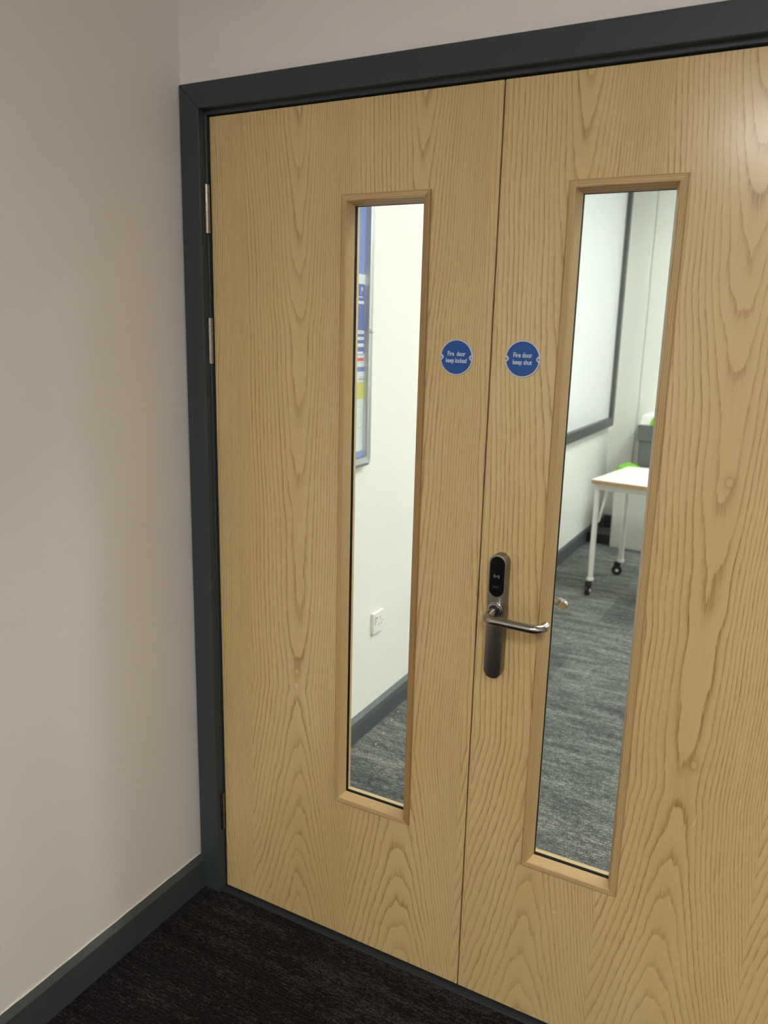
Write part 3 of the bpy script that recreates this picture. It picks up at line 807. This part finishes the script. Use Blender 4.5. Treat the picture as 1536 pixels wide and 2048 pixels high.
b2 = empty('recycling_bin', (.0, 0, 0)); tag(b2, 'tall dark grey recycling bin with white lid and green flap, behind table', 'bin')
x0, x1, y0, y1 = .094, .56, 4.76, 5.10
bm = bmesh.new(); tapered(bm, x0+.014, x1-.014, y0+.014, y1-.014, 0, .780, .03); finish(bm, 'body', M['bindark'], b2, bevel=.010, seg=3)
bm = bmesh.new(); tapered(bm, x0, x1, y0, y1, .780, .900, .002); finish(bm, 'collar', M['bindark'], b2, bevel=.006, seg=2)
bm = bmesh.new(); tapered(bm, x0+.004, x1-.004, y0+.004, y1-.004, .9005, .976, -.001)
for v in bm.verts:
    if v.co.z > .95: v.co.x += .016 if v.co.x < .3 else -.016; v.co.y += .02 if v.co.y < 4.9 else 0
finish(bm, 'lid', M['binwhite'], b2, bevel=.012, seg=3)
bm = bmesh.new()
pr = []
for i in range(13):
    a = math.pi*i/12; pr.append((.29 - .105*math.cos(a), .9015 + .108*math.sin(a)))
extrude_poly(bm, pr, 1, y0-.016, y1-.09)
l_ = finish(bm, 'flap', M['green'], b2, bevel=.01, seg=3); l_['label'] = 'lime green rounded flap'
bm = bmesh.new(); lathe(bm, [(.030, y0-.0165), (.030, y0-.0185)], 24, 1, (.265, 0, .966)); finish(bm, 'opening', M['black'], l_)

# dark low box in the corner
tag(BX('floor_box', M['black'], -.150, .020, 4.50, 4.70, 0, .080, bevel=.004), 'low black box on the carpet between the wall and pale bin', 'box')

# ------------------------------------------------------------------ ceiling lights
def lamp(x, y, z, mat, label, grp, w=.6, l=.6):
    r = empty('ceiling_light', (x, y, z)); tag(r, label, 'light', grp)
    bm = bmesh.new()
    # shallow tray round the diffuser
    a, b = w/2, l/2
    box(bm, -a-.02, a+.02, -b-.02, -b, -.018, -.001); box(bm, -a-.02, a+.02, b, b+.02, -.018, -.001)
    box(bm, -a-.02, -a, -b, b, -.018, -.001); box(bm, a, a+.02, -b, b, -.018, -.001)
    finish(bm, 'frame', M['tleg'], r)
    BX('diffuser', mat, -a+.001, a-.001, -b+.001, b-.001, -.012, -.002, r)
    return r
G1 = 'square ceiling lights in the corridor'
lamp(2.05, -2.65, H1, M['lampF'], 'square ceiling light in the corridor above the doorway approach', G1)
lamp(.95, -3.95, H1, M['lampF'], 'square ceiling light at the far end of the corridor', G1)
lamp(-1.45, -3.95, H1, M['lampF'], 'square ceiling light in the side space left of the corridor', G1)
G2 = 'square ceiling lights in the room beyond'
nm = ['nearest the doors on the board side', 'in the middle on the board side', 'farthest in on the board side', 'nearest the doors on the far side', 'in the middle on the far side', 'farthest in on the far side']
for i, (x, y) in enumerate(((1.5, .95), (1.5, 2.75), (1.5, 4.4), (3.9, .95), (3.9, 2.75), (3.9, 4.4))):
    lamp(x, y, H2, M['lampB'], 'square ceiling light in the room beyond, ' + nm[i], G2)

# ------------------------------------------------------------------ world, camera, view
w = bpy.data.worlds.new('world'); bpy.context.scene.world = w; w.use_nodes = True
w.node_tree.nodes['Background'].inputs[0].default_value = (.5, .5, .5, 1); w.node_tree.nodes['Background'].inputs[1].default_value = .05

cam = bpy.data.cameras.new('camera'); co = bpy.data.objects.new('camera', cam); C.objects.link(co)
yaw, pitch, roll, fpx = .49502, -.2246, .02555, 1610.817
cy_, sy_ = math.cos(yaw), math.sin(yaw); cp, sp = math.cos(pitch), math.sin(pitch)
fwd = Vector((-sy_*cp, cy_*cp, sp)); right = Vector((cy_, sy_, 0)); up = right.cross(fwd)
r_ = right*math.cos(roll) + up*math.sin(roll); u_ = -right*math.sin(roll) + up*math.cos(roll)
mt = Matrix((r_, u_, -fwd)).transposed().to_4x4(); mt.translation = Vector((1.32884, -1.56891, 1.57555))
co.matrix_world = mt
cam.sensor_fit = 'VERTICAL'; cam.sensor_height = 36; cam.sensor_width = 27; cam.lens = fpx*36/2048
cam.clip_start = .02
cam.dof.use_dof = True; cam.dof.focus_distance = 1.85; cam.dof.aperture_fstop = 4.0
sc = bpy.context.scene; sc.camera = co
sc.view_settings.view_transform = 'Standard'; sc.view_settings.look = 'None'; sc.view_settings.gamma = 1
sc.view_settings.exposure = 0.0; sc.view_settings.use_curve_mapping = False
sc.cycles.use_denoising = True
sc.cycles.max_bounces = 12; sc.cycles.transparent_max_bounces = 16
